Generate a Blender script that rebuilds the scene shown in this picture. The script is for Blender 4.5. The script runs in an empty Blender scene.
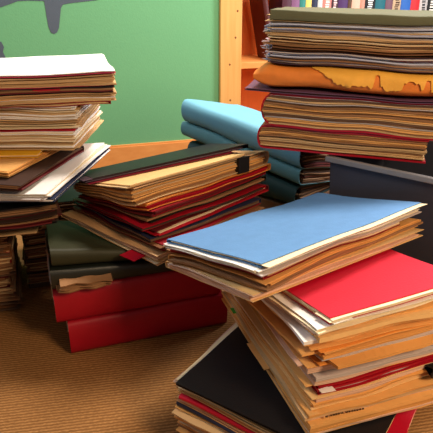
import bpy, bmesh, math, random
from mathutils import Vector, noise

R = math.radians
S = bpy.context.scene
C = S.collection
rnd = random.Random(7)

# ------------------------------------------------------------------ camera, world, lights, exposure
cam = bpy.data.cameras.new('camera'); cam_o = bpy.data.objects.new('camera', cam); C.objects.link(cam_o)
cam.sensor_width = 36; cam.lens = 540 / 433 * 36; cam.clip_start = 0.01
cam_o.location = (0, 0, 0.75); cam_o.rotation_euler = (R(90 - 23), 0, 0)
S.camera = cam_o

wd = bpy.data.worlds.new('world'); S.world = wd; wd.use_nodes = True
bg = wd.node_tree.nodes['Background']
bg.inputs[0].default_value = (0.75, 0.70, 0.66, 1); bg.inputs[1].default_value = 0.17

def area(name, loc, target, size, power, color):
    l = bpy.data.lights.new(name, 'AREA'); l.size = size; l.energy = power; l.color = color
    o = bpy.data.objects.new(name, l); C.objects.link(o); o.location = loc
    o.rotation_euler = (Vector(target) - Vector(loc)).to_track_quat('-Z', 'Y').to_euler()
    return o
area('ceiling_light', (0.40, 1.75, 2.15), (0.0, 1.3, 0.2), 0.5, 40, (1.0, 0.90, 0.78))
area('window_light', (-1.7, 1.7, 1.7), (0.3, 1.3, 0.5), 0.8, 15, (0.78, 0.87, 1.0))
area('side_window_light', (1.55, 2.0, 1.25), (-0.3, 1.25, 0.5), 0.7, 30, (0.95, 0.96, 1.0))
area('room_lamp', (1.0, -0.25, 1.35), (0.25, 0.75, 0.2), 0.4, 18, (1.0, 0.72, 0.44))

S.view_settings.view_transform = 'Standard'; S.view_settings.look = 'None'
S.view_settings.gamma = 1; S.view_settings.use_curve_mapping = False
S.view_settings.exposure = 0.45

# ------------------------------------------------------------------ materials
def srgb(r, g, b):
    f = lambda c: (c / 255 / 12.92) if c / 255 <= 0.04045 else ((c / 255 + 0.055) / 1.055) ** 2.4
    return (f(r), f(g), f(b), 1)

def base_mat(name, col, rough=0.7, spec=0.3):
    m = bpy.data.materials.new(name); m.use_nodes = True
    b = m.node_tree.nodes['Principled BSDF']
    b.inputs['Base Color'].default_value = col; b.inputs['Roughness'].default_value = rough
    b.inputs['Specular IOR Level'].default_value = spec
    return m, m.node_tree, b

def vary(nt, b, col, scale, amount, bump=0.0, bump_scale=None, stripes=0.0):
    """fibre mottling in the colour, a fine bump, and page-edge lines on upright faces"""
    N, L = nt.nodes, nt.links
    tc = N.new('ShaderNodeTexCoord')
    no = N.new('ShaderNodeTexNoise'); no.inputs['Scale'].default_value = scale; no.inputs['Detail'].default_value = 4
    L.new(tc.outputs['Object'], no.inputs['Vector'])
    mx = N.new('ShaderNodeMix'); mx.data_type = 'RGBA'
    mx.inputs['A'].default_value = tuple(c * (1 - amount) for c in col[:3]) + (1,)
    mx.inputs['B'].default_value = tuple(min(1, c * (1 + amount)) for c in col[:3]) + (1,)
    L.new(no.outputs['Fac'], mx.inputs['Factor'])
    out = mx.outputs['Result']
    if stripes:
        mp = N.new('ShaderNodeMapping'); mp.inputs['Scale'].default_value = (3, 3, 420)
        L.new(tc.outputs['Object'], mp.inputs['Vector'])
        n2 = N.new('ShaderNodeTexNoise'); n2.inputs['Scale'].default_value = 1.6; n2.inputs['Detail'].default_value = 3
        L.new(mp.outputs['Vector'], n2.inputs['Vector'])
        ge = N.new('ShaderNodeNewGeometry'); sx = N.new('ShaderNodeSeparateXYZ'); L.new(ge.outputs['True Normal'], sx.inputs[0])
        ab = N.new('ShaderNodeMath'); ab.operation = 'ABSOLUTE'; L.new(sx.outputs['Z'], ab.inputs[0])
        iv = N.new('ShaderNodeMath'); iv.operation = 'SUBTRACT'; iv.inputs[0].default_value = 1; L.new(ab.outputs[0], iv.inputs[1])
        rp = N.new('ShaderNodeMapRange'); rp.inputs['From Min'].default_value = .38; rp.inputs['From Max'].default_value = .62
        rp.inputs['To Min'].default_value = stripes; rp.inputs['To Max'].default_value = 0
        L.new(n2.outputs['Fac'], rp.inputs['Value'])
        mu = N.new('ShaderNodeMath'); mu.operation = 'MULTIPLY'; L.new(rp.outputs['Result'], mu.inputs[0]); L.new(iv.outputs[0], mu.inputs[1])
        m2 = N.new('ShaderNodeMix'); m2.data_type = 'RGBA'; L.new(mu.outputs[0], m2.inputs['Factor']); L.new(out, m2.inputs['A'])
        m2.inputs['B'].default_value = (col[0] * .30, col[1] * .24, col[2] * .2, 1)
        out = m2.outputs['Result']
    L.new(out, b.inputs['Base Color'])
    if bump:
        nb = N.new('ShaderNodeTexNoise'); nb.inputs['Scale'].default_value = bump_scale or scale * 4
        L.new(tc.outputs['Object'], nb.inputs['Vector'])
        bp = N.new('ShaderNodeBump'); bp.inputs['Strength'].default_value = bump; bp.inputs['Distance'].default_value = .002
        L.new(nb.outputs['Fac'], bp.inputs['Height']); L.new(bp.outputs['Normal'], b.inputs['Normal'])

M = {}
def card(key, rgb, rough=0.6, amount=.10, spec=.3, scale=60, bump=.15):
    m, nt, b = base_mat(key, srgb(*rgb), rough, spec); vary(nt, b, srgb(*rgb), scale, amount, bump, 300); M[key] = m
def paper(key, rgb, stripes=.55):
    m, nt, b = base_mat(key, srgb(*rgb), .8, .15); vary(nt, b, srgb(*rgb), 25, .06, 0, None, stripes); M[key] = m

card('manila', (226, 168, 98)); card('manila_light', (232, 190, 128)); card('manila_orange', (228, 146, 66))
card('tan', (206, 160, 112)); card('brown', (128, 82, 50)); card('dark_brown', (62, 42, 34))
card('red', (194, 16, 46), .5); card('dark_red', (140, 18, 30), .5); card('maroon', (96, 24, 28), .5); card('crimson', (164, 16, 34), .42)
card('magenta', (150, 30, 66), .5); card('pink_red', (176, 46, 74), .5); card('pink_white', (240, 228, 226), .5)
card('blue', (98, 142, 192), .75, .10, .2, 45, .3); card('navy', (38, 44, 72)); card('black', (22, 21, 24), .5)
card('light_blue', (110, 170, 192), .65, .05); card('teal_blue', (96, 150, 158), .65, .05); card('dark_teal', (42, 72, 70), .65)
card('dark_green', (26, 30, 24), .4, .12, .5); card('olive', (52, 52, 34), .55, .12, .25); card('grey_green', (98, 100, 74), .7)
card('purple', (104, 70, 96), .55); card('plum', (78, 56, 70), .6); card('yellow', (240, 180, 30), .6); card('orange_env', (230, 132, 52), .55, .14)
card('torn_env', (246, 178, 70), .6, .14); card('green_tab', (58, 160, 52), .5); card('grey', (128, 124, 128)); card('cardboard', (120, 86, 58), .8)
card('charcoal', (48, 48, 54), .6); card('ink', (92, 66, 40), .7); card('metal', (150, 150, 150), .35, .05, .6)
paper('white', (244, 240, 236), .22); paper('cream', (240, 222, 186), .4); paper('page_tan', (212, 176, 128)); paper('page_orange', (226, 164, 92))
paper('page_brown', (158, 116, 80)); paper('page_pink', (224, 186, 160)); paper('page_grey', (196, 186, 182)); paper('page_blue', (196, 204, 226), .3)
paper('page_mint', (196, 208, 186), .3); paper('page_dark', (110, 82, 64))

PAL = dict(
    manila=['page_orange', 'manila', 'page_tan', 'manila_light', 'page_orange', 'cream', 'page_brown'],
    tan=['page_tan', 'page_brown', 'cream', 'page_tan', 'page_grey', 'manila'],
    white=['white', 'white', 'cream', 'page_grey'],
    brown=['page_brown', 'page_dark', 'page_tan', 'page_brown', 'brown'],
    dark=['page_dark', 'dark_brown', 'page_brown', 'maroon'],
    pinkish=['page_pink', 'page_tan', 'page_pink', 'cream', 'white'],
    grey=['page_grey', 'page_blue', 'page_brown', 'page_grey', 'plum'],
)

# ------------------------------------------------------------------ scene helpers
def link(name, bm, mats, parent=None, loc=(0, 0, 0), smooth=None, bevel=0):
    bmesh.ops.recalc_face_normals(bm, faces=bm.faces[:])
    me = bpy.data.meshes.new(name); bm.to_mesh(me); bm.free()
    if loc != (0, 0, 0):
        me.transform(__import__('mathutils').Matrix.Translation(-Vector(loc)))
    for m in (mats if isinstance(mats, list) else [mats]): me.materials.append(M[m] if isinstance(m, str) else m)
    if smooth is not None:
        for p in me.polygons: p.use_smooth = True
        me.set_sharp_from_angle(angle=R(smooth))
    o = bpy.data.objects.new(name, me); C.objects.link(o)
    if parent: o.parent = parent
    else: o.location = loc
    if bevel:
        b = o.modifiers.new('bevel', 'BEVEL'); b.width = bevel; b.segments = 2; b.limit_method = 'ANGLE'
    return o
def tag(o, label, cat, group=None):
    o['label'] = label; o['category'] = cat
    if group: o['group'] = group
    return o
def empty(name, loc, label, cat, group=None):
    o = bpy.data.objects.new(name, None); C.objects.link(o); o.location = loc; o.empty_display_size = .02
    return tag(o, label, cat, group)

def box(bm, lo, hi, mi=0, xf=None):
    vs = []
    for z in (lo[2], hi[2]):
        for x, y in ((lo[0], lo[1]), (hi[0], lo[1]), (hi[0], hi[1]), (lo[0], hi[1])):
            p = Vector((x, y, z)); vs.append(bm.verts.new(xf(p) if xf else p))
    for f in ((3, 2, 1, 0), (4, 5, 6, 7), (0, 1, 5, 4), (1, 2, 6, 5), (2, 3, 7, 6), (3, 0, 4, 7)):
        bm.faces.new([vs[i] for i in f]).material_index = mi

class Pile:
    """A pile of papers: local x, y on the pile and a height h map to the world.  The pile may lean, and be thinner on one side.
    wave: how far the layers ripple; top: height at which the ripple dies out again (what lies on the pile needs it flat there)."""
    def __init__(s, cx, cy, rot, z, gx=0, gy=0, sx=0, sy=0, wave=.0015, seed=0, top=None):
        s.c = (cx, cy); s.r = R(rot); s.z = z; s.g = (gx, gy); s.s = (sx, sy); s.wave = wave; s.h = 0; s.seed = seed; s.top = top
    def __call__(s, lx, ly, h):
        ca, sa = math.cos(s.r), math.sin(s.r)
        w = 0
        if s.wave:
            f = min(1, max(0, h) / .03)
            if s.top: f = min(f, max(0, (s.top - h) / .03))
            w = s.wave * f * noise.noise(Vector((lx * 9 + s.seed * 3.7, ly * 9, h * 24 + s.seed)))
        return Vector((s.c[0] + ca * lx - sa * ly, s.c[1] + sa * lx + ca * ly,
                       s.z + s.g[0] * lx + s.g[1] * ly + h * max(.15, 1 + s.s[0] * lx + s.s[1] * ly) + w))

def sheet(bm, P, x0, x1, y0, y1, h0, h1, mi, xf, rough=.0022, nx=14, ny=10, cut=0.0):
    """one closed sheet (or tight wad of sheets) with slightly uneven edges; xf turns item coordinates into pile coordinates"""
    sd = rnd.random() * 99
    top, bot = [], []
    for j in range(ny + 1):
        rt, rb = [], []
        for i in range(nx + 1):
            x = x0 + (x1 - x0) * i / nx; y = y0 + (y1 - y0) * j / ny
            e = noise.noise(Vector((x * 23 + sd, y * 23, sd))) * rough
            if i in (0, nx): x += e
            if j in (0, ny): y += e
            if cut and i in (0, nx) and j in (0, ny):
                x += cut if i == 0 else -cut; y += (cut if j == 0 else -cut) * .4
            lx, ly = xf(x, y)
            rt.append(bm.verts.new(P(lx, ly, h1))); rb.append(bm.verts.new(P(lx, ly, h0)))
        top.append(rt); bot.append(rb)
    def q(a, b, c, d): bm.faces.new((a, b, c, d)).material_index = mi
    for j in range(ny):
        for i in range(nx):
            q(top[j][i], top[j][i+1], top[j+1][i+1], top[j+1][i]); q(bot[j][i], bot[j+1][i], bot[j+1][i+1], bot[j][i+1])
    for i in range(nx):
        q(bot[0][i], bot[0][i+1], top[0][i+1], top[0][i]); q(bot[ny][i+1], bot[ny][i], top[ny][i], top[ny][i+1])
    for j in range(ny):
        q(bot[j+1][0], bot[j][0], top[j][0], top[j+1][0]); q(bot[j][nx], bot[j+1][nx], top[j+1][nx], top[j][nx])

SIDE = dict(S=0, E=90, N=180, W=270)
def item_xf(dx, dy, dr):
    a = R(dr); ca, sa = math.cos(a), math.sin(a)
    return lambda x, y: (dx + ca * x - sa * y, dy + sa * x + ca * y)

def wad(bm, P, w, d, h0, h1, pal, mats, xf, jit=.004, t=(.0012, .0035), inset=0, out=None, gap=.0002, nest=None):
    """many sheets stacked from h0 to h1, each pushed a little out of line"""
    h = h0
    while h < h1 - .0004:
        th = min(rnd.uniform(*t), h1 - h)
        key = rnd.choice(pal)
        if key not in mats: mats.append(key)
        ox, oy = rnd.uniform(-jit, jit), rnd.uniform(-jit, jit)
        k = rnd.uniform(0, inset)
        x0, x1, y0, y1 = -w/2 + ox + k, w/2 + ox - k, -d/2 + oy + k, d/2 + oy - k
        if out and rnd.random() < out[0]:
            if rnd.random() < .5: y0 -= rnd.uniform(0, out[1])
            else: x0 -= rnd.uniform(0, out[1])
        if nest:                       # the sheets follow the rounded fold
            sp, hm, r, bx = nest; u = max(-1, min(1, (h + th/2 - hm) / max(r, 1e-4))); k2 = bx * (1 - (1 - u*u) ** .4) + .0042
            if sp == 'W': x0 = -w/2 + k2
            elif sp == 'E': x1 = w/2 - k2
            elif sp == 'S': y0 = -d/2 + k2
            else: y1 = d/2 - k2
        a = R(rnd.uniform(-1, 1) * jit * 180) if not nest else 0; ca, sa = math.cos(a), math.sin(a)
        sheet(bm, P, x0, x1, y0, y1, h + gap, h + th - gap * .5, mats.index(key), lambda x, y: xf(ca*x - sa*y, sa*x + ca*y))
        h += th

def cover_mesh(P, w, d, h0, h1, spine, xf, th=.0012, bulge=.6, top_short=0.0, bot_short=0.0, np_=14):
    """folded cover: bottom flap, rounded spine, top flap; the spine lies on the side named (S = towards -y of the item)"""
    a = R(SIDE[spine]); ca, sa = math.cos(a), math.sin(a)
    W, D = (w, d) if spine in 'SN' else (d, w)
    r = (h1 - h0) / 2; hm = (h0 + h1) / 2; bx = max(r * bulge, .0015)
    n = 9
    path, inner = [], []
    def add(q, h, nq, nh):
        path.append((q, h)); inner.append((q - nq * th, h - nh * th))
    for k in range(11): add(D/2 - bot_short - (D - bx - bot_short) * k / 11, h0, 0, -1)
    for k in range(n + 1):
        t = math.pi * k / n
        # squarish rounded spine
        cs, sn = math.cos(t), math.sin(t)
        add(-D/2 + bx - bx * (abs(sn) ** .8), hm - r * cs, -sn, -cs)
    for k in range(1, 12): add(-D/2 + bx + (D - bx - top_short) * k / 11, h1, 0, 1)
    bm = bmesh.new(); rows = []
    sd = rnd.random() * 50
    for k in range(np_ + 1):
        p = -W/2 + W * k / np_
        ro, ri = [], []
        for (lst, out) in ((path, ro), (inner, ri)):
            for (q, h) in lst:
                pp = p + (noise.noise(Vector((q * 15 + sd, p * 9, sd))) * .0015 if k in (0, np_) else 0)
                x, y = ca * pp - sa * q, sa * pp + ca * q
                lx, ly = xf(x, y); out.append(bm.verts.new(P(lx, ly, h)))
        rows.append((ro, ri))
    m = len(path)
    for k in range(np_):
        (o0, i0), (o1, i1) = rows[k], rows[k+1]
        for j in range(m - 1):
            bm.faces.new((o0[j], o1[j], o1[j+1], o0[j+1])); bm.faces.new((i0[j+1], i1[j+1], i1[j], i0[j]))
        for j in (0, m - 1): bm.faces.new((o0[j], i0[j], i1[j], o1[j]))
    for k in (0, np_):
        o, i = rows[k]
        for j in range(m - 1): bm.faces.new((o[j], o[j+1], i[j+1], i[j]))
    return bm

def folder(P, label, col, t, w=.37, d=.24, dx=0, dy=0, dr=0, spine='N', pal='manila', jit=.004, inset=.006, out=(.2, .012),
           group=None, name='file_folder', cat='folder', bulge=.6, top_short=0, bot_short=0, th=.0012, tabs=(), full=1.0, extra=None, pt=(.0012, .0035), nested=False):
    h0 = P.h + .0013; h1 = P.h + t; P.h = h1
    xf = item_xf(dx, dy, dr)
    lx, ly = xf(0, 0); loc = tuple(P(lx, ly, h0))
    e = empty(name, loc, label, cat, group)
    link('cover', cover_mesh(P, w, d, h0, h1, spine, xf, th, bulge, top_short, bot_short), col, e, loc, smooth=40)
    bm = bmesh.new(); mats = []
    # papers stay clear of the fold and come up to the open sides
    r = (h1 - h0) / 2
    if nested:
        wad(bm, P, w, d, h0 + th, h1 - th, PAL[pal] if isinstance(pal, str) else pal, mats, xf, jit, pt, inset, out, nest=(spine, (h0 + h1) / 2, r, max(r * bulge, .0015) + th * .3), gap=.0007)
    else:
        k = max(.010, t * bulge * .5)
        pw, pd = (w, d - k) if spine in 'SN' else (w - k, d)
        sh = {'S': (0, k/2), 'N': (0, -k/2), 'W': (k/2, 0), 'E': (-k/2, 0)}[spine]
        xf2 = lambda x, y: xf(x + sh[0], y + sh[1])
        wad(bm, P, pw, pd, h0 + th, h0 + th + (h1 - h0 - 2 * th) * full, PAL[pal] if isinstance(pal, str) else pal, mats, xf2, jit, pt, inset, out)
    if len(bm.verts): link('papers', bm, mats, e, loc)
    for (tc, x0, x1, y0, y1, f) in tabs:
        bm = bmesh.new(); hh = h0 + th + (h1 - h0 - 2 * th) * f
        sheet(bm, P, x0, x1, y0, y1, hh, hh + .0008, 0, xf, nx=4, ny=4)
        link('tab', bm, tc, e, loc)
    if extra: extra(e, P, xf, h0, h1, loc)
    return e

def sheaf(P, label, pal, t, w=.29, d=.22, dx=0, dy=0, dr=0, jit=.006, group=None, out=(.2, .01), pt=(.0012, .003), name='paper_sheaf', cat='papers'):
    h0 = P.h + .0013; h1 = P.h + t; P.h = h1
    xf = item_xf(dx, dy, dr); loc = tuple(P(*xf(0, 0), h0))
    bm = bmesh.new(); mats = []
    wad(bm, P, w, d, h0, h1, PAL[pal] if isinstance(pal, str) else pal, mats, xf, jit, pt, 0, out)
    return tag(link(name, bm, mats, None, loc), label, cat, group)

# ------------------------------------------------------------------ the room
WA = math.atan2(.296, .955)
WO = Vector((-.487, 2.353, 0)); WE = Vector((math.cos(WA), math.sin(WA), 0)); WN = Vector((math.sin(WA), -math.cos(WA), 0))
def wall_xf(p): return WO + WE * p.x + WN * p.y + Vector((0, 0, p.z))      # x along the wall, y out of it, z up

def structure(name, bm, mat):
    o = link(name, bm, mat); o['kind'] = 'structure'; return o

# carpet: ribbed weave
m, nt, b = base_mat('carpet', srgb(150, 96, 50), .95, .05); N, L = nt.nodes, nt.links
tc = N.new('ShaderNodeTexCoord'); mp = N.new('ShaderNodeMapping'); mp.inputs['Rotation'].default_value = (0, 0, R(80)); L.new(tc.outputs['Object'], mp.inputs['Vector'])
wv = N.new('ShaderNodeTexWave'); wv.inputs['Scale'].default_value = 42; wv.inputs['Distortion'].default_value = 2.2; wv.inputs['Detail'].default_value = 2; wv.inputs['Detail Scale'].default_value = 3
L.new(mp.outputs['Vector'], wv.inputs['Vector'])
ns = N.new('ShaderNodeTexNoise'); ns.inputs['Scale'].default_value = 160; L.new(tc.outputs['Object'], ns.inputs['Vector'])
ad = N.new('ShaderNodeMath'); ad.operation = 'MULTIPLY'; L.new(wv.outputs['Fac'], ad.inputs[0]); L.new(ns.outputs['Fac'], ad.inputs[1])
cr = N.new('ShaderNodeMix'); cr.data_type = 'RGBA'; L.new(ad.outputs[0], cr.inputs['Factor'])
cr.inputs['A'].default_value = srgb(122, 82, 46); cr.inputs['B'].default_value = srgb(200, 146, 90); L.new(cr.outputs['Result'], b.inputs['Base Color'])
bp = N.new('ShaderNodeBump'); bp.inputs['Strength'].default_value = .6; bp.inputs['Distance'].default_value = .003; L.new(ad.outputs[0], bp.inputs['Height']); L.new(bp.outputs['Normal'], b.inputs['Normal'])
M['carpet'] = m
# painted wall
m, nt, b = base_mat('green_paint', srgb(110, 172, 124), .7, .2); vary(nt, b, srgb(110, 172, 124), 90, .05, .25, 160); M['green_paint'] = m
# wood
def wood(key, a_, b_, rough=.45, rot=0):
    m, nt, b = base_mat(key, srgb(*a_), rough, .35); N, L = nt.nodes, nt.links
    tc = N.new('ShaderNodeTexCoord'); mp = N.new('ShaderNodeMapping'); mp.inputs['Scale'].default_value = (26, 26, 1.6) if rot == 0 else (1.6, 26, 26)
    L.new(tc.outputs['Object'], mp.inputs['Vector'])
    n = N.new('ShaderNodeTexNoise'); n.inputs['Scale'].default_value = 2; n.inputs['Detail'].default_value = 5; L.new(mp.outputs['Vector'], n.inputs['Vector'])
    x = N.new('ShaderNodeMix'); x.data_type = 'RGBA'; L.new(n.outputs['Fac'], x.inputs['Factor'])
    x.inputs['A'].default_value = srgb(*a_); x.inputs['B'].default_value = srgb(*b_); L.new(x.outputs['Result'], b.inputs['Base Color']); M[key] = m
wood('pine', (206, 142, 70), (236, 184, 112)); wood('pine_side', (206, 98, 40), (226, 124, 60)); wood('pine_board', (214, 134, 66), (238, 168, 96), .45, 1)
card('knot', (120, 70, 30), .6)

bm = bmesh.new(); box(bm, (-2.2, -.8, -.05), (2.4, 3.6, 0)); structure('floor', bm, 'carpet')
bm = bmesh.new(); box(bm, (-1.7, -.1, 0), (.521, 0, 2.5), 0, wall_xf); structure('wall_back', bm, 'green_paint')
bm = bmesh.new(); box(bm, (-1.7, 0, 0), (.5205, .015, .088), 0, wall_xf); box(bm, (-1.7, 0, .088), (.5205, .010, .096), 0, wall_xf)
structure('baseboard_back', bm, 'pine_board')

# built-in bookcase
bk = empty('bookcase', tuple(wall_xf(Vector((.57, 0, 0)))), 'light pine built-in bookcase set into the green wall behind the right-hand stack', 'bookcase')
bl = tuple(bk.location)
bm = bmesh.new(); box(bm, (.522, -.02, 0), (.622, .02, 2.3), 0, wall_xf); link('upright', bm, 'pine', bk, bl, bevel=.003)
bm = bmesh.new(); box(bm, (2.0, -.02, 0), (2.1, .02, 2.3), 0, wall_xf); link('upright', bm, 'pine', bk, bl, bevel=.003)
for (s, z) in ((.600, .655), (.592, .545), (.566, .43), (.57, .27)):
    bm = bmesh.new(); bmesh.ops.create_uvsphere(bm, u_segments=10, v_segments=6, radius=.0055)
    for v in bm.verts: v.co = wall_xf(Vector((s + v.co.x, .0195 + v.co.y * .2, z + v.co.z)))
    link('screw_plug', bm, 'knot', bk, bl, smooth=60)
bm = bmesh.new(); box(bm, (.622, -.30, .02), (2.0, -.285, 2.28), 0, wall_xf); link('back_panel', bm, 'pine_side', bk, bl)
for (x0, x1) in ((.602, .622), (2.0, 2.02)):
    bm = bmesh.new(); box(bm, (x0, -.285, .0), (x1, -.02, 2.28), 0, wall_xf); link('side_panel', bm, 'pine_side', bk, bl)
for z in (.0, .405, .86, 1.3, 1.75, 2.25):
    bm = bmesh.new(); box(bm, (.622, -.285, z), (2.0, -.004, z + .028), 0, wall_xf); link('shelf', bm, 'pine_board', bk, bl, bevel=.002)

# books: (pixel width in the photo's scale, spine colour, mark colour or None, wording that tells it apart)
BOOKS = [
    (9, (74, 34, 52), None, 'dark plum book, first upright one in the row on the shelf'),
    (8, (126, 84, 122), None, 'mauve book between the plum and the teal book'),
    (6, (46, 128, 122), None, 'thin teal book, third upright one on the shelf'),
    (6, (232, 204, 110), None, 'pale yellow book beside the thin teal one'),
    (6, (36, 44, 70), None, 'navy book between the yellow and the light grey book'),
    (5, (204, 208, 206), None, 'thin light grey book on the shelf'),
    (9, (216, 128, 120), (250, 240, 230), 'salmon pink book with pale lettering'),
    (7, (60, 40, 48), (240, 210, 210), 'dark book with bold white marks beside the salmon one'),
    (10, (70, 40, 92), None, 'wide deep purple book on the shelf'),
    (4, (88, 62, 46), None, 'thin brown book between the purple and the peach book'),
    (9, (228, 176, 154), None, 'peach coloured book on the shelf'),
    (5, (204, 142, 122), None, 'thin dusky pink book beside the peach one'),
    (11, (24, 24, 28), (236, 236, 230), 'black book with white lettering in mid-row'),
    (11, (24, 98, 110), None, 'wide dark teal book beside the black lettered one'),
    (8, (110, 78, 92), None, 'brownish purple book beside the wide teal one'),
    (9, (190, 164, 132), (80, 60, 46), 'tan book with brown lettering'),
    (11, (44, 100, 180), None, 'bright blue book beside the red one'),
    (10, (206, 44, 50), None, 'bright red book on the shelf'),
    (9, (196, 190, 188), (40, 40, 46), 'grey book with black lettering right of the red book'),
    (10, (22, 22, 24), (240, 236, 226), 'black book with white lettering right of the grey one'),
]
def book(s0, w, h, dp, col, mark, label, lean=0):
    z0 = .433
    base = wall_xf(Vector((s0 + w/2, -.13, z0)))
    e = empty('book', tuple(base), label, 'book', 'books on the bookcase shelf')
    ca, sa = math.cos(R(lean)), math.sin(R(lean))
    def xf(p):           # p: x along the row, y towards the room, z up; lean turns it about its lower corner
        return wall_xf(Vector((s0 + ca * p.x - sa * p.z, -.02 - dp + p.y - 0, z0 + .0006 + sa * p.x + ca * p.z)))
    m, nt, bb = base_mat('book_cloth', srgb(*col), .5, .4); vary(nt, bb, srgb(*col), 40, .10)
    bm = bmesh.new(); c = .0025
    box(bm, (0, 0, 0), (c, dp, h), 0, xf); box(bm, (w - c, 0, 0), (w, dp, h), 0, xf)
    n = 6; prev = None                                    # rounded spine
    for k in range(n + 1):
        x = w * k / n; y = dp + .004 * math.sin(math.pi * k / n)
        cur = [bm.verts.new(xf(Vector((x, yy, zz)))) for yy, zz in ((y - .003, 0), (y, 0), (y, h), (y - .003, h))]
        if prev:
            for a in range(4): bm.faces.new((prev[a], prev[(a+1) % 4], cur[(a+1) % 4], cur[a]))
        prev = cur
    link('cover', bm, m, e, tuple(base), smooth=40)
    bm = bmesh.new(); box(bm, (c, .006, .004), (w - c, dp - .004, h - .004), 0, xf); link('pages', bm, 'cream', e, tuple(base))
    if mark:
        bm = bmesh.new(); z = h * .46
        while z < h * .97:                                # short unreadable strokes along the spine
            l = rnd.uniform(.008, .016)
            x0 = w * rnd.uniform(.22, .32); x1 = w * rnd.uniform(.62, .78)
            box(bm, (x0, dp + .0032, z), (x1, dp + .0046, z + l * .6), 0, xf); z += l
        link('lettering', bm, base_mat('spine_ink', srgb(*mark), .5)[0], e, tuple(base))
s = .622 + .160
book(.622 + .160, .024, .285, .17, (78, 26, 24), None, 'dark maroon book leaning left against the row of upright books', lean=11)
s = .622 + .205
for (w, col, mark, lab) in BOOKS:
    ww = w * .00505; book(s, ww - .0012, rnd.uniform(.30, .33), rnd.uniform(.15, .2), col, mark, lab); s += ww
# flat dark silhouettes set just off the wall
def dark_shape(name, pts, label):
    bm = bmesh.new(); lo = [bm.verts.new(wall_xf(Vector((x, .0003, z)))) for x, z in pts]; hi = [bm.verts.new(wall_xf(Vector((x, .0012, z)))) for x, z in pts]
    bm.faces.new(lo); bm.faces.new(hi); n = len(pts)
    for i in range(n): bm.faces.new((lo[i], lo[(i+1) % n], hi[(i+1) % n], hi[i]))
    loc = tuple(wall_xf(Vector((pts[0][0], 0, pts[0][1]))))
    return tag(link(name, bm, 'dark_shape', None, loc), label, 'wall decal')
card('dark_shape', (84, 94, 106), .6, .06)
def wp(x, y):          # photograph ray -> wall coordinates, used only to lay out the silhouette's outline
    p = R(23); f = 540; dx_ = (x - 216.5) / f; dy_ = (y - 216.5) / f
    d = Vector((dx_, math.cos(p) - dy_ * math.sin(p), -math.sin(p) - dy_ * math.cos(p)))
    t = (WO - Vector((0, 0, .75))).dot(WN) / d.dot(WN); q = Vector((0, 0, .75)) + d * t - WO
    return (q.dot(WE), q.z)
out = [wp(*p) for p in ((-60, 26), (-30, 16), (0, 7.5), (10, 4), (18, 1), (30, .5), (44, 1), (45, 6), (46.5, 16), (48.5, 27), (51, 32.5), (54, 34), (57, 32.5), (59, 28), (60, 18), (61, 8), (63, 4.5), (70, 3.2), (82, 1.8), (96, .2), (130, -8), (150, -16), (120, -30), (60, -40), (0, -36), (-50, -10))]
dark_shape('wall_shape', out, 'large dark grey silhouette shape on green wall with rounded fin pointing down')
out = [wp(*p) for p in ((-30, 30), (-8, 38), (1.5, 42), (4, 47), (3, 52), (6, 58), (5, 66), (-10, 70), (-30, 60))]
dark_shape('wall_shape', out, 'small dark shape on green wall just above the white glare topped folder')

# ------------------------------------------------------------------ things behind: carton, light blue wallets, grey crate
def carton(cx, cy, rot, w, d, h):
    P = Pile(cx, cy, rot, 0, wave=0)
    e = empty('cardboard_box', (cx, cy, 0), 'plain brown cardboard box under the light blue wallets', 'box')
    bm = bmesh.new(); t = .004
    X = lambda p: P(p.x, p.y, p.z)
    box(bm, (-w/2, -d/2, .0005), (w/2, d/2, t), 0, X)
    for a in ((-w/2, -d/2, w/2, -d/2 + t), (-w/2, d/2 - t, w/2, d/2), (-w/2, -d/2 + t, -w/2 + t, d/2 - t), (w/2 - t, -d/2 + t, w/2, d/2 - t)):
        box(bm, (a[0], a[1], t), (a[2], a[3], h - .004), 0, X)
    link('body', bm, 'cardboard', e, (cx, cy, 0))
    for y0, y1 in ((-d/2, -.001), (.001, d/2)):
        bm = bmesh.new(); box(bm, (-w/2, y0, h - .0035), (w/2, y1, h), 0, X); link('flap', bm, 'cardboard', e, (cx, cy, 0))
    return e
carton(.150, 1.557, -40, .38, .25, .205)

LB = Pile(.1436, 1.55, -40, .2065, 0, 0, -2.35, -3.03, wave=0, seed=3)
folder(LB, 'dark teal wallet at the bottom beneath the two light blue ones', 'dark_teal', .064, .39, .25, -.008, 0, 0, 'S', 'dark', name='expanding_file', bulge=1, inset=.01, group='wallets leaning behind the piles', full=.9)
LB2 = Pile(.1436, 1.55, -40, .2785, -.155, -.20, 0, 0, wave=.006, seed=5)
folder(LB2, 'lower pale teal wallet with rounded fold, under the light blue one', 'teal_blue', .046, .42, .27, -.012, .008, 0, 'S', 'dark', name='expanding_file', bulge=.85, inset=.012, group='wallets leaning behind the piles', full=.9, th=.002)
folder(LB2, 'upper light blue wallet with fat rounded fold near the pine upright', 'light_blue', .066, .41, .27, -.005, 0, 0, 'S', 'dark', name='expanding_file', bulge=.85, inset=.012, group='wallets leaning behind the piles', full=.9, th=.002)

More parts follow.
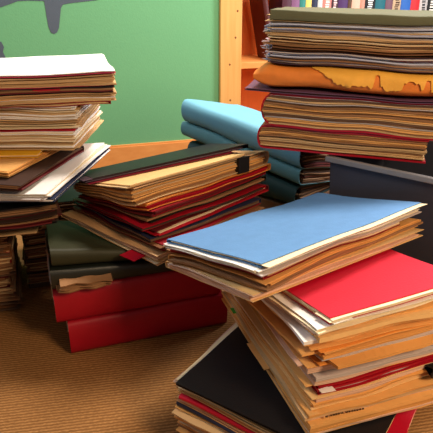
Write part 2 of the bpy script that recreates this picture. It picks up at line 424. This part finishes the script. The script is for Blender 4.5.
# grey crate
def crate(c, rot, w, d, h):
    ca, sa = math.cos(R(rot)), math.sin(R(rot))
    X = lambda p: Vector((c[0] + ca * p.x - sa * p.y, c[1] + sa * p.x + ca * p.y, p.z))
    e = empty('storage_crate', tuple(X(Vector((w/2, d/2, 0)))), 'dark grey plastic crate with pale rim behind the blue folder', 'crate')
    loc = tuple(e.location)
    bm = bmesh.new(); k = .018; t = .004
    def ring(z, o): return [bm.verts.new(X(Vector((x, y, z)))) for x, y in ((o, o), (w - o, o), (w - o, d - o), (o, d - o))]
    a, b_, c_, d_ = ring(.0005, k), ring(h - .002, .002), ring(h - .002, .002 + t), ring(.005, k + t)
    bm.faces.new(a); bm.faces.new(d_)
    for r0, r1 in ((a, b_), (b_, c_), (c_, d_)):
        for i in range(4): bm.faces.new((r0[i], r0[(i+1) % 4], r1[(i+1) % 4], r1[i]))
    link('body', bm, 'crate_body', e, loc, bevel=.004)
    bm = bmesh.new(); o = .006
    for a in ((-o, -o, w + o, .006), (-o, d - .006, w + o, d + o), (-o, .006, .006, d - .006), (w - .006, .006, w + o, d - .006)):
        box(bm, (a[0], a[1], h - .012), (a[2], a[3], h), 0, X)
    link('rim', bm, 'crate_rim', e, loc, bevel=.002)
    return e
card('crate_body', (58, 60, 72), .5, .08, .4); card('crate_rim', (128, 126, 128), .4, .05, .4)
crate((.246, 1.14), -40, .40, .29, .410)

DK = Pile(.2405, 1.39, -32, .383, -.15, -.19, 2.0, 0, wave=0, seed=2)
folder(DK, 'dark grey folder wedged beneath the right-hand stack beside the light blue wallet', 'charcoal', .013, .16, .14, 0, 0, 0, 'W', 'dark', bulge=1, inset=.01)

# ------------------------------------------------------------------ right-hand stack
RP = Pile(.305, 1.245, -15, .4125, -.025, .0, wave=.006, seed=11)
G = 'folders in the right-hand stack'
folder(RP, 'lowest dark red accordion wallet of the right stack, rounded end left', 'crimson', .052, .36, .25, -.01, .005, 0, 'W', ['page_tan', 'page_brown', 'page_tan', 'page_grey', 'manila'], bulge=.6, nested=True, name='expanding_file', inset=.006, group=G, th=.0036, jit=.003, out=None, pt=(.0022, .005))
folder(RP, 'fat red accordion wallet full of papers, second from bottom of right stack', 'crimson', .074, .38, .25, .006, 0, 1, 'W', ['page_tan', 'page_brown', 'page_grey', 'page_dark', 'page_tan', 'manila'], bulge=.9, nested=True, name='expanding_file', inset=.0, group=G, th=.0036, pt=(.0022, .005), jit=.003, out=None)
folder(RP, 'thin purple folder poking out left under the torn orange envelope', 'purple', .007, .44, .24, -.0, -.012, 1, 'N', 'dark', group=G)
# torn padded envelope
def envelope(P, label, w, d, t, dx, dy):
    h0 = P.h + .0005; h1 = P.h + t; P.h = h1
    loc = tuple(P(dx, dy, h0)); e = empty('padded_envelope', loc, label, 'envelope')
    bm = bmesh.new(); nu, nv = 44, 72; rows = []
    def prof(v, x):       # v 0..1 round the cross-section (y, h)
        a = 2 * math.pi * v; c, s_ = math.cos(a), math.sin(a)
        k = 1 + .04 * noise.noise(Vector((x * 14, c * 2, s_ * 2)))
        y = d/2 * math.copysign(abs(c) ** .45, c) * k
        ed = min(1, (w/2 - abs(x)) / .035 + .12) ** .5
        h = (h0 + h1) / 2 + (h1 - h0) / 2 * math.copysign(abs(s_) ** .7, s_) * ed
        return y, h
    for i in range(nu + 1):
        x = -w/2 + w * i / nu
        rows.append([bm.verts.new(P(dx + x, dy + prof(j / nv, x)[0], prof(j / nv, x)[1])) for j in range(nv)])
    for i in range(nu):
        for j in range(nv): bm.faces.new((rows[i][j], rows[i][(j+1) % nv], rows[i+1][(j+1) % nv], rows[i+1][j]))
    bm.faces.new(rows[0]); bm.faces.new(rows[-1])
    link('body', bm, 'orange_env', e, loc, smooth=50)
    # torn outer layer hanging over the front, ragged lower edge
    bm = bmesh.new(); n = 90; th = .0015; grid = []; cen = (h0 + h1) / 2
    for i in range(n + 1):
        x = -w/2 + .120 + (w - .135) * i / n
        fall = .62 + .34 * noise.noise(Vector((x * 17, 4.2, 0))) + .14 * noise.noise(Vector((x * 60, 1.2, 0))) + .10 * noise.noise(Vector((x * 190, 2.2, 0)))
        if i < 16: fall *= .25 + .75 * i / 16
        for q in (.02, .115):
            if abs(x - q) < .005: fall *= .6
        fall = max(.12, min(.92, fall)); g = []
        for j in range(7):
            y, h = prof(.31 + fall * .36 * j / 6, x)
            k = .0018 + .0020 * (j / 6)
            yy = -abs(y) - k if y < 0 else y
            hh = min(h + (.0012 if h > cen else 0), h1 - .0003)
            g.append((bm.verts.new(P(dx + x, dy + yy, hh)), bm.verts.new(P(dx + x, dy + yy + th, hh - .0006))))
        grid.append(g)
    for i in range(n):
        for j in range(6):
            bm.faces.new((grid[i][j][0], grid[i+1][j][0], grid[i+1][j+1][0], grid[i][j+1][0]))
            bm.faces.new((grid[i][j+1][1], grid[i+1][j+1][1], grid[i+1][j][1], grid[i][j][1]))
        for j in (0, 6): bm.faces.new((grid[i][j][0], grid[i][j][1], grid[i+1][j][1], grid[i+1][j][0]))
    for i in (0, n):
        for j in range(6): bm.faces.new((grid[i][j][0], grid[i][j+1][0], grid[i][j+1][1], grid[i][j][1]))
    link('torn_flap', bm, 'torn_env', e, loc, smooth=50)
    return e
RP.h += .001
envelope(RP, 'orange padded envelope with torn ragged flap in the middle of the right stack', .47, .26, .051, .035, -.002)
def sleeves(e, P, xf, h0, h1, loc):        # crumpled sleeves at the left end, their bluish white painting a cool highlight
    bm = bmesh.new(); w = .225; h = h0 + .001; k = 0; n = 26
    while h < h1 - .003:
        rows = []
        for i in range(n + 1):
            y = -.118 + .21 * i / n; r = []
            for j in range(5):
                x = -w + .004 - .015 * j / 4 * (1 + .8 * noise.noise(Vector((y * 40, h * 300, 2)))); f = j / 4
                z = h + .001 + f * (.0035 * noise.noise(Vector((y * 60, x * 60, h * 200))))
                z = max(h0 + .0006, min(h1 - .0006, z)); r.append((bm.verts.new(P(*xf(x, y), z)), bm.verts.new(P(*xf(x, y), z - .0005))))
            rows.append(r)
        for i in range(n):
            for j in range(4):
                bm.faces.new((rows[i][j][0], rows[i+1][j][0], rows[i+1][j+1][0], rows[i][j+1][0])); bm.faces.new((rows[i][j+1][1], rows[i+1][j+1][1], rows[i+1][j][1], rows[i][j][1]))
            bm.faces.new((rows[i][4][0], rows[i+1][4][0], rows[i+1][4][1], rows[i][4][1]))
        for j in range(4): bm.faces.new((rows[0][j][0], rows[0][j+1][0], rows[0][j+1][1], rows[0][j][1]))
        h += .0042
    link('sleeve_highlights', bm, 'sleeve_highlight', e, loc)
m, nt, b = base_mat('sleeve_highlight', srgb(214, 220, 238), .2, .6); M['sleeve_highlight'] = m
folder(RP, 'purple grey folder with bluish highlight colour on paper ends, lying on the torn orange envelope', 'plum', .028, .45, .24, .055, 0, -1, 'N', 'grey', group=G, jit=.007, out=(.4, .012), extra=sleeves, tabs=(('dark_red', .02, .16, -.1215, -.05, .8),))
folder(RP, 'brown folder with short red strip in its edge, upper part of right stack', 'brown', .022, .44, .24, .048, .004, 1, 'N', 'brown', group=G, jit=.007, extra=sleeves, tabs=(('red', -.06, .05, -.1225, -.05, .6), ('red', -.06, .05, -.1235, -.05, .5)))
sheaf(RP, 'thick sheaf of tan pages with crumpled whitish ends near the stack top', ['page_tan', 'page_brown', 'cream', 'page_grey', 'page_tan', 'page_blue'], .036, .44, .24, .046, 0, 0, .010)
folder(RP, 'grey green hard folder lying on the very top of the right stack', 'grey_green', .020, .44, .25, .050, 0, 0, 'S', 'tan', bulge=.3, inset=.01, group=G)

# ------------------------------------------------------------------ red wallets, dark green wallets and the middle pile
BP = Pile(-.191, 1.152, 19, 0, wave=.002, seed=21)
G = 'wallets under the middle pile'
folder(BP, 'lower bright red wallet lying on the carpet, rounded fold in front', 'crimson', .084, .365, .25, .004, 0, 0, 'S', 'pinkish', name='expanding_file', bulge=.3, inset=.012, group=G, th=.0025, full=.9, out=None)
folder(BP, 'upper bright red wallet resting on the lower red one', 'crimson', .084, .370, .25, -.016, .002, 0, 'S', 'pinkish', name='expanding_file', bulge=.3, inset=.012, group=G, th=.0025, full=.9, out=None)
GP = Pile(-.191, 1.152, 19, .1715, 0, 0, -3.4, -2.6, wave=.002, seed=23)
def curl(e, P, xf, h0, h1, loc):             # tan sheets hanging out of the left end, curling over
    bm = bmesh.new()
    for k in range(5):
        n = 10; rows = []
        for i in range(n + 1):
            x = -.172 + .105 * i / n + .002 * k; r = []
            for j in range(7):
                f = j / 6; y = -.105 - (.026 + .004 * k) * f + .004 * math.sin(i * 1.3 + k)
                z = h0 + .006 + (h1 - h0 - .012) * k / 4 * (1 - .45 * f) + .004 * math.sin(f * 3 + k) * f - .004 * f * f
                z = max(h0 + .0008, z) if y > -.125 else z
                r.append((bm.verts.new(P(*xf(x, y), z)), bm.verts.new(P(*xf(x, y), z - .0016))))
            rows.append(r)
        for i in range(n):
            for j in range(6):
                bm.faces.new((rows[i][j][0], rows[i+1][j][0], rows[i+1][j+1][0], rows[i][j+1][0])); bm.faces.new((rows[i][j+1][1], rows[i+1][j+1][1], rows[i+1][j][1], rows[i][j][1]))
            bm.faces.new((rows[i][6][0], rows[i+1][6][0], rows[i+1][6][1], rows[i][6][1]))
        for i in (0, n):
            for j in range(6): bm.faces.new((rows[i][j][0], rows[i][j+1][0], rows[i][j+1][1], rows[i][j][1]))
    link('curled_papers', bm, 'page_brown', e, loc)
folder(GP, 'dark green wallet with curling tan papers on the red wallets', 'dark_green', .0245, .36, .25, -.020, -.006, 0, 'S', 'tan', name='expanding_file', bulge=.7, inset=.004, group=G, full=.9, th=.0018, out=None, extra=curl)
folder(GP, 'olive wallet with shiny rounded fold, topmost of the dark wallets', 'olive', .0225, .35, .225, -.020, -.010, 0, 'S', 'dark', name='expanding_file', bulge=1.3, inset=.012, group=G, full=.9, th=.0018, out=None)
MP = Pile(-.096, 1.212, 45, .244, 0, .07, 0, -2.4, wave=.008, seed=31, top=.128)
G = 'folders in the middle pile'
def hot(l, *a, **k):
    k.setdefault('jit', .008); k.setdefault('out', (.35, .016))
    return folder(MP, l, *a, group=G, **k)
hot('tan folder at the bottom of the middle pile with a wavy lower edge', 'tan', .015, .31, .32, -.054, .010, 5, 'N', 'pinkish', jit=.004, out=None)
hot('dark red folder just above the tan bottom one of the middle pile', 'dark_red', .011, .32, .32, -.022, .010, 3, 'N', 'brown')
MP.h += .0008
hot('navy folder in the lower half of the middle pile', 'navy', .008, .33, .31, -.016, .016, -2, 'E', 'dark')
MP.h += .0008
hot('cream edged maroon folder in the lower half of the middle pile', 'maroon', .012, .37, .27, .008, .006, 2, 'E', ['cream', 'page_tan', 'crimson', 'page_brown'], bulge=.9)
MP.h += .0016
hot('crimson folder with dark pages in the middle of the middle pile', 'crimson', .007, .36, .29, -.010, .012, -3, 'E', 'dark')
MP.h += .0016
hot('dull olive folder halfway up the middle pile with rounded right end', 'dark_green', .012, .36, .25, .008, .004, 0, 'E', 'brown', bulge=1)
hot('thin dark red folder above the olive one in the middle pile', 'dark_red', .009, .37, .26, .000, .004, 3, 'E', 'dark')
hot('orange manila folder under the black banded one in the middle pile', 'manila_orange', .012, .375, .25, .006, -.003, -1, 'E', ['page_orange', 'manila_orange', 'crimson', 'page_brown'], bulge=.9)
def band(e, P, xf, h0, h1, loc):
    bm = bmesh.new(); sheet(bm, P, .085, .118, -.1330, .1225, h0 - .0003, h1 + .0004, 0, xf, rough=.0004); link('elastic_band', bm, 'black', e, loc)
hot('tan wallet with a black band round its right end, near the pile top', 'tan', .030, .385, .25, -.005, .002, -3, 'E', ['page_tan', 'manila', 'page_orange', 'page_brown'], bulge=.9, extra=band, full=.9, out=None, jit=.005)
MP.h += .0004
sheaf(MP, 'curled tan sheets on the banded wallet of the middle pile', ['page_tan', 'manila_light', 'page_tan'], .006, .30, .23, -.046, .0, -5, .008)
hot('magenta folder tucked under the black one on the middle pile', 'magenta', .004, .34, .22, -.02, .076, -20, 'E', ['plum', 'page_grey'], pt=(.001, .0014))
hot('black folder lying askew on top of the middle pile', 'black', .009, .386, .23, -.001, .072, -22, 'E', ['plum', 'dark_brown', 'black'], top_short=.02)

# red card poking out below the middle pile
def red_card():
    P = Pile(-.163, 1.000, -40, .2440, 0, .03, 0, 0, wave=0)
    bm = bmesh.new(); sheet(bm, P, -.020, .022, -.030, .07, 0, .0012, 0, lambda x, y: (x, y), nx=4, ny=4)
    tag(link('card', bm, 'red', None, tuple(P(0, 0, 0))), 'small bright red card poking out beneath the middle pile', 'card')
red_card()

# ------------------------------------------------------------------ black topped pile in front, red topped pile and blue topped pile on it
KP = Pile(.153, .719, -34, 0, wave=.006, seed=41, top=.146)
G = 'folders in the front pile on the carpet'
def kf(l, *a, **k):
    k.setdefault('jit', .007); k.setdefault('out', (.3, .012))
    return folder(KP, l, *a, group=G, **k)
kf('thick orange manila folder on the carpet, bottom of the front pile', 'manila_orange', .040, .325, .24, -.022, .004, 1, 'N', 'manila')
kf('tan folder second from the bottom of the front pile', 'tan', .026, .325, .24, -.024, 0, -2, 'N', ['page_tan', 'page_orange', 'cream', 'page_brown'])
kf('manila folder with white paper corners under the navy one', 'manila', .022, .33, .24, -.028, .004, 2, 'N', ['white', 'page_orange', 'cream', 'page_tan'], jit=.009)
kf('navy blue folder in the front pile under the red one', 'navy', .010, .325, .245, -.022, 0, -1, 'S', 'dark', bulge=.9)
kf('pink edged tan folder between the navy and the red folder', 'tan', .009, .325, .24, -.024, .0, 0, 'N', 'pinkish')
kf('bright red folder in the front pile with one end jutting out', 'red', .010, .345, .24, -.010, .002, 2, 'S', ['red', 'page_pink'], bulge=.9, jit=.002, out=None)
kf('cream tan folder directly below the black one of the front pile', 'manila_light', .014, .32, .24, -.026, .002, -1, 'N', 'tan')
sheaf(KP, 'white and pink sheets sticking out left beneath the black folder', ['page_pink', 'cream', 'page_pink'], .008, .32, .235, -.036, .010, 1.0, .004)
kf('plain black folder on top of the front pile', 'black', .006, .325, .24, -.020, -.004, 0, 'N', ['white', 'page_tan'], jit=.003, pt=(.001, .0016))
print('front pile', KP.h)

QP = Pile(.188, .825, 18, KP.h + .0012, 0, 0, .37, -1.127, wave=.009, seed=51, top=.166)
G = 'folders in the red topped pile'
def qf(l, *a, **k):
    k.setdefault('pt', (.0025, .0065)); return folder(QP, l, *a, group=G, **k)
def stamp(e, P, xf, h0, h1, loc):
    bm = bmesh.new(); x = -.098; hm = h0 + (h1 - h0) * .80
    while x < -.035:
        l = rnd.uniform(.0018, .004)
        for (x0, x1, a, b_) in ((x, x + l, 0, .0006), (x, x + .0006, 0, .0018), (x + l * .6, x + l, .0010, .0018)):
            vs = [P(*xf(xx, yy), hh) for hh in (hm + a, hm + b_) for xx, yy in ((x0, -.2012), (x1, -.2012), (x1, -.1992), (x0, -.1992))]
            bv = [bm.verts.new(v) for v in vs]
            for f in ((3, 2, 1, 0), (4, 5, 6, 7), (0, 1, 5, 4), (1, 2, 6, 5), (2, 3, 7, 6), (3, 0, 4, 7)): bm.faces.new([bv[i] for i in f])
        x += l + .0016 + (.003 if rnd.random() < .2 else 0)
    link('stamped_line', bm, 'ink', e, loc)
MIX = ['page_orange', 'manila', 'page_pink', 'manila_light', 'page_orange', 'page_tan', 'page_pink']
def green_tab(e, P, xf, h0, h1, loc):
    bm = bmesh.new(); sheet(bm, P, -.132, -.105, .10, .118, h1 - .006, h1 - .005, 0, xf, nx=3, ny=3); link('sticky_tab', bm, 'green_tab', e, loc)
qf('thick manila folder with stamped line, bottom of the red topped pile', 'manila', .036, .245, .395, 0, -.001, 0, 'E', MIX, jit=.003, inset=.002, extra=lambda *a: (stamp(*a), green_tab(*a)), out=(.2, .006), tabs=(('manila', -.134, -.10, -.06, .02, .55),))
qf('manila folder holding a black clip, below the dark red one', 'manila_light', .020, .245, .375, .004, 0, 1, 'E', MIX + ['page_grey'], jit=.006, out=(.3, .012))
qf('dark red folder low in the red topped pile', 'crimson', .013, .24, .37, .020, -.002, -1, 'N', ['crimson', 'crimson', 'page_grey'], jit=.002, out=None, tabs=(('white', -.118, -.095, -.191, -.15, .5),))
qf('manila folder with pale mint sheets right above the dark red one', 'manila', .026, .245, .37, .006, 0, -2, 'E', MIX + ['page_mint', 'page_pink', 'page_grey'], jit=.009, out=(.35, .016))
qf('orange manila folder with grey pages halfway up the red topped pile', 'manila_orange', .022, .245, .365, .010, .001, 2, 'E', ['page_orange', 'page_grey', 'manila', 'page_brown', 'white'], jit=.009, out=(.4, .018))
qf('manila folder with white sheets slipping out below the red folder', 'manila', .026, .245, .365, .008, .002, -1, 'E', MIX + ['white', 'page_pink', 'white'], jit=.010, out=(.45, .02))
sheaf(QP, 'white and printed sheets slipping out left under the red folder', ['white', 'cream', 'page_pink', 'white'], .009, .24, .36, -.006, .004, 4, .010)
qf('bright red folder on top of the lower pile, half under the blue one', 'red', .011, .24, .36, .012, .004, 4, 'N', ['page_tan', 'cream'], jit=.003, th=.0014, tabs=(('white', -.120, -.09, -.190, -.15, .3), ('cream', -.125, -.105, -.187, -.15, .6)))
print('red pile', QP.h, 'want .157')

# black binder clip on the red topped pile
def clip():
    x0, y0 = .100, -.187
    h = .050
    loc = tuple(QP(x0, y0, h)); e = empty('binder_clip', loc, 'black binder clip gripping the manila papers of the red topped pile', 'clip')
    bm = bmesh.new()
    X = lambda p: QP(p.x, p.y, h + p.z)
    prof = [(-.2015, -.007), (-.2015, .007), (-.180, .0012), (-.180, .0002), (-.2005, .006), (-.2005, -.006), (-.180, -.0002), (-.180, -.0012)]
    a = [bm.verts.new(X(Vector((x0 - .02, y, z)))) for y, z in prof]; b_ = [bm.verts.new(X(Vector((x0 + .02, y, z)))) for y, z in prof]
    for i in range(8): bm.faces.new((a[i], a[(i+1) % 8], b_[(i+1) % 8], b_[i]))
    bm.faces.new(a); bm.faces.new(b_)
    link('jaw', bm, 'black', e, loc)
    bm = bmesh.new(); box(bm, (x0 - .024, -.2045, -.0022), (x0 + .024, -.2016, .0022), 0, X); link('spine_plate', bm, 'black', e, loc, bevel=.001)
clip()

UP = Pile(.1437, .907, 38, .294, -.012, -.215, 0, 0, wave=.009, seed=64, top=.072)
G = 'folders in the blue topped pile'
def uf(l, *a, **k):
    k.setdefault('pt', (.002, .006)); return folder(UP, l, *a, group=G, **k)
uf('tan manila folder with wavy edge at the bottom of the blue topped pile', 'manila_light', .016, .405, .26, -.002, -.004, -3, 'N', 'pinkish', jit=.008, out=(.3, .014))
uf('orange manila folder in the middle of the blue topped pile', 'manila', .016, .40, .255, .004, 0, 1, 'N', ['page_orange', 'page_pink', 'page_tan', 'page_brown', 'page_grey'], jit=.008, out=(.3, .012))
uf('dark red folder seen in the left edge of the blue topped pile', 'dark_red', .012, .34, .25, -.02, .004, 0, 'W', ['page_pink', 'page_tan', 'cream'], jit=.003, bulge=.8, out=None)
sheaf(UP, 'white sheets poking out beneath the blue folder', ['white', 'cream', 'page_grey', 'white'], .008, .40, .255, -.002, .0, -1, .007)
uf('sky blue folder lying on top of the nearest high pile', 'blue', .008, .405, .256, .008, .004, 0, 'N', ['cream', 'white', 'page_dark'], jit=.005, top_short=.004, bot_short=.004, th=.0014, out=(.5, .010), pt=(.001, .002))
print('blue', UP.h)

# ------------------------------------------------------------------ left-hand stack
G = 'folders in the left-hand stack'
AP = Pile(-.676, 1.234, 17, 0, wave=.008, seed=71, top=.243)
names = [('brown', 'dusty brown folder on the carpet at the foot of the left stack'), ('tan', 'tan folder second from the carpet in the left stack'), ('maroon', 'maroon edged folder third from the carpet in the left stack'),
         ('brown', 'brown folder fourth from the carpet in the left stack'), ('dark_red', 'dark red folder fifth from the carpet in the left stack'), ('tan', 'tan folder sixth from the carpet in the left stack'), ('brown', 'brown folder seventh from the carpet in the left stack')]
for i, (c, l) in enumerate(names):
    folder(AP, l, c, [.038, .030, .034, .036, .030, .034, .036][i], .30, .25, rnd.uniform(-.008, .008), rnd.uniform(-.006, .006), rnd.uniform(-3, 3), 'N', 'brown', jit=.008, group=G)
print('A', AP.h)
BB = Pile(-.437, 1.425, 19, 0, wave=.005, seed=73, top=.243)
G2 = 'bundles standing behind the left-hand stack'
for i, (c, l, t) in enumerate([('dark_brown', 'dark brown wallet on the carpet behind the red wallets', .045), ('brown', 'brown wallet second from the carpet behind the red wallets', .040), ('dark_brown', 'dark wallet third from the carpet behind the red wallets', .042), ('brown', 'brown edged wallet fourth from the carpet behind the red wallets', .036), ('black', 'black wallet on top of the pile behind the red wallets', .040), ('black', 'thick black folder bridging the two left piles', .034)]):
    folder(BB, l, c, t, .22, .25, rnd.uniform(-.006, .006), rnd.uniform(-.004, .004), rnd.uniform(-2, 2), 'E' if i < 5 else 'N', ['page_brown', 'page_tan', 'page_dark', 'brown'], jit=.006, group=G2)
print('B', BB.h)
LP = Pile(-.50, 1.27, 12, .2445, wave=.007, seed=81)
folder(LP, 'curling tan paper folder at the height of the olive wallet on the left', 'tan', .040, .30, .30, -.095, -.05, 2, 'N', ['page_tan', 'page_brown', 'manila', 'page_dark'], jit=.016, group=G, out=(.5, .025))
folder(LP, 'black folder jutting out under the sloping white sheets on the left', 'black', .046, .33, .32, -.073, -.103, 8, 'N', 'dark', jit=.010, group=G)
W4 = Pile(-.330 - .15*.988 + .175*.156, 1.000 + .15*.156 + .175*.988, -9, LP.z + LP.h + .0185, .06, .02, 0, 0, wave=.006, seed=83)
folder(W4, 'open navy folder under the slanting white sheets between the left piles', 'navy', .008, .30, .35, .004, 0, 1, 'W', ['white', 'page_grey'], jit=.006, group=G)
sheaf(W4, 'bright white sheets slanting down from the left stack onto the middle pile', ['white', 'white', 'cream', 'page_grey'], .014, .30, .35, -.004, .0, 0, .009)
print('W4 top', W4.z + W4.h)
z = W4.z + W4.h + .0095
L5 = Pile(-.500, 1.166, -11, z, 0, 0, 0, 0, wave=.003, seed=84)
folder(L5, 'dark brown folder lying on the slanting white sheets of the left stack', 'dark_brown', .014, .30, .30, 0, 0, 0, 'N', 'dark', jit=.008, group=G)
L3 = Pile(-.525, 1.214, -15, L5.z + L5.h + .002, .0, 0, 0, 0, wave=.002, seed=85)
folder(L3, 'manila folder with rounded corner beneath the yellow folder on the left', 'manila', .014, .30, .30, 0, 0, 0, 'N', ['page_tan', 'page_orange', 'manila_light'], jit=.010, group=G)
folder(L3, 'yellow folder below the thick bundle of tan pages on the left', 'yellow', .009, .29, .27, -.02, .03, 18, 'N', ['manila_light', 'cream'], jit=.004, group=G)
LU = Pile(-.437, 1.273, 8, L3.z + L3.h + .0005, .0, .0, 0, 0, wave=.006, seed=87)
print('L2 base', LU.z)
sheaf(LU, 'thick bundle of tan pages with overlit ends coloured white in the left stack', ['page_tan', 'white', 'cream', 'page_tan', 'white', 'page_pink'], .042, .34, .27, -.038, .02, -8, .007)  # white sheets in the mix paint the strong light on the page ends
folder(LU, 'thin red folder in the middle of the tan page bundle', 'red', .005, .34, .27, -.038, .02, -8, 'W', ['page_tan'], jit=.003, group=G)
sheaf(LU, 'upper tan page bundle just beneath the dark red folders on the left', ['page_tan', 'white', 'cream', 'white', 'page_tan'], .050, .34, .27, -.036, .02, -6, .008)  # white sheets again colour in the overlit ends
folder(LU, 'dark red folder lowest of the four top ones on the left stack', 'dark_red', .008, .37, .29, -.004, .0, 5, 'W', 'brown', group=G)
folder(LU, 'orange tan folder below the black one near the top of the left stack', 'tan', .020, .375, .30, 0, 0, 7, 'W', ['page_orange', 'page_tan', 'white'], jit=.008, group=G)
folder(LU, 'black folder with bright red tab near the top of the left stack', 'black', .013, .37, .30, 0, 0, 6, 'W', 'dark', group=G, jit=.007, tabs=(('red', .02, .075, -.1525, -.10, .85), ('red', .02, .075, -.1525, -.10, .55), ('red', .02, .075, -.1525, -.10, .7)))
folder(LU, 'magenta folder under a white glare sheet on the very top of the left stack', 'pink_red', .024, .375, .31, .0, 0.004, 8, 'W', ['page_tan', 'page_brown', 'white', 'page_tan'], jit=.008, group=G)
sheaf(LU, 'white sheet added as glare on the magenta folder of the left stack', ['white'], .0032, .372, .306, 0, .005, 8, .001)  # white layer stands in for the overlit top of the pink-red cover
print('LU top', LU.z + LU.h, 'want .58')
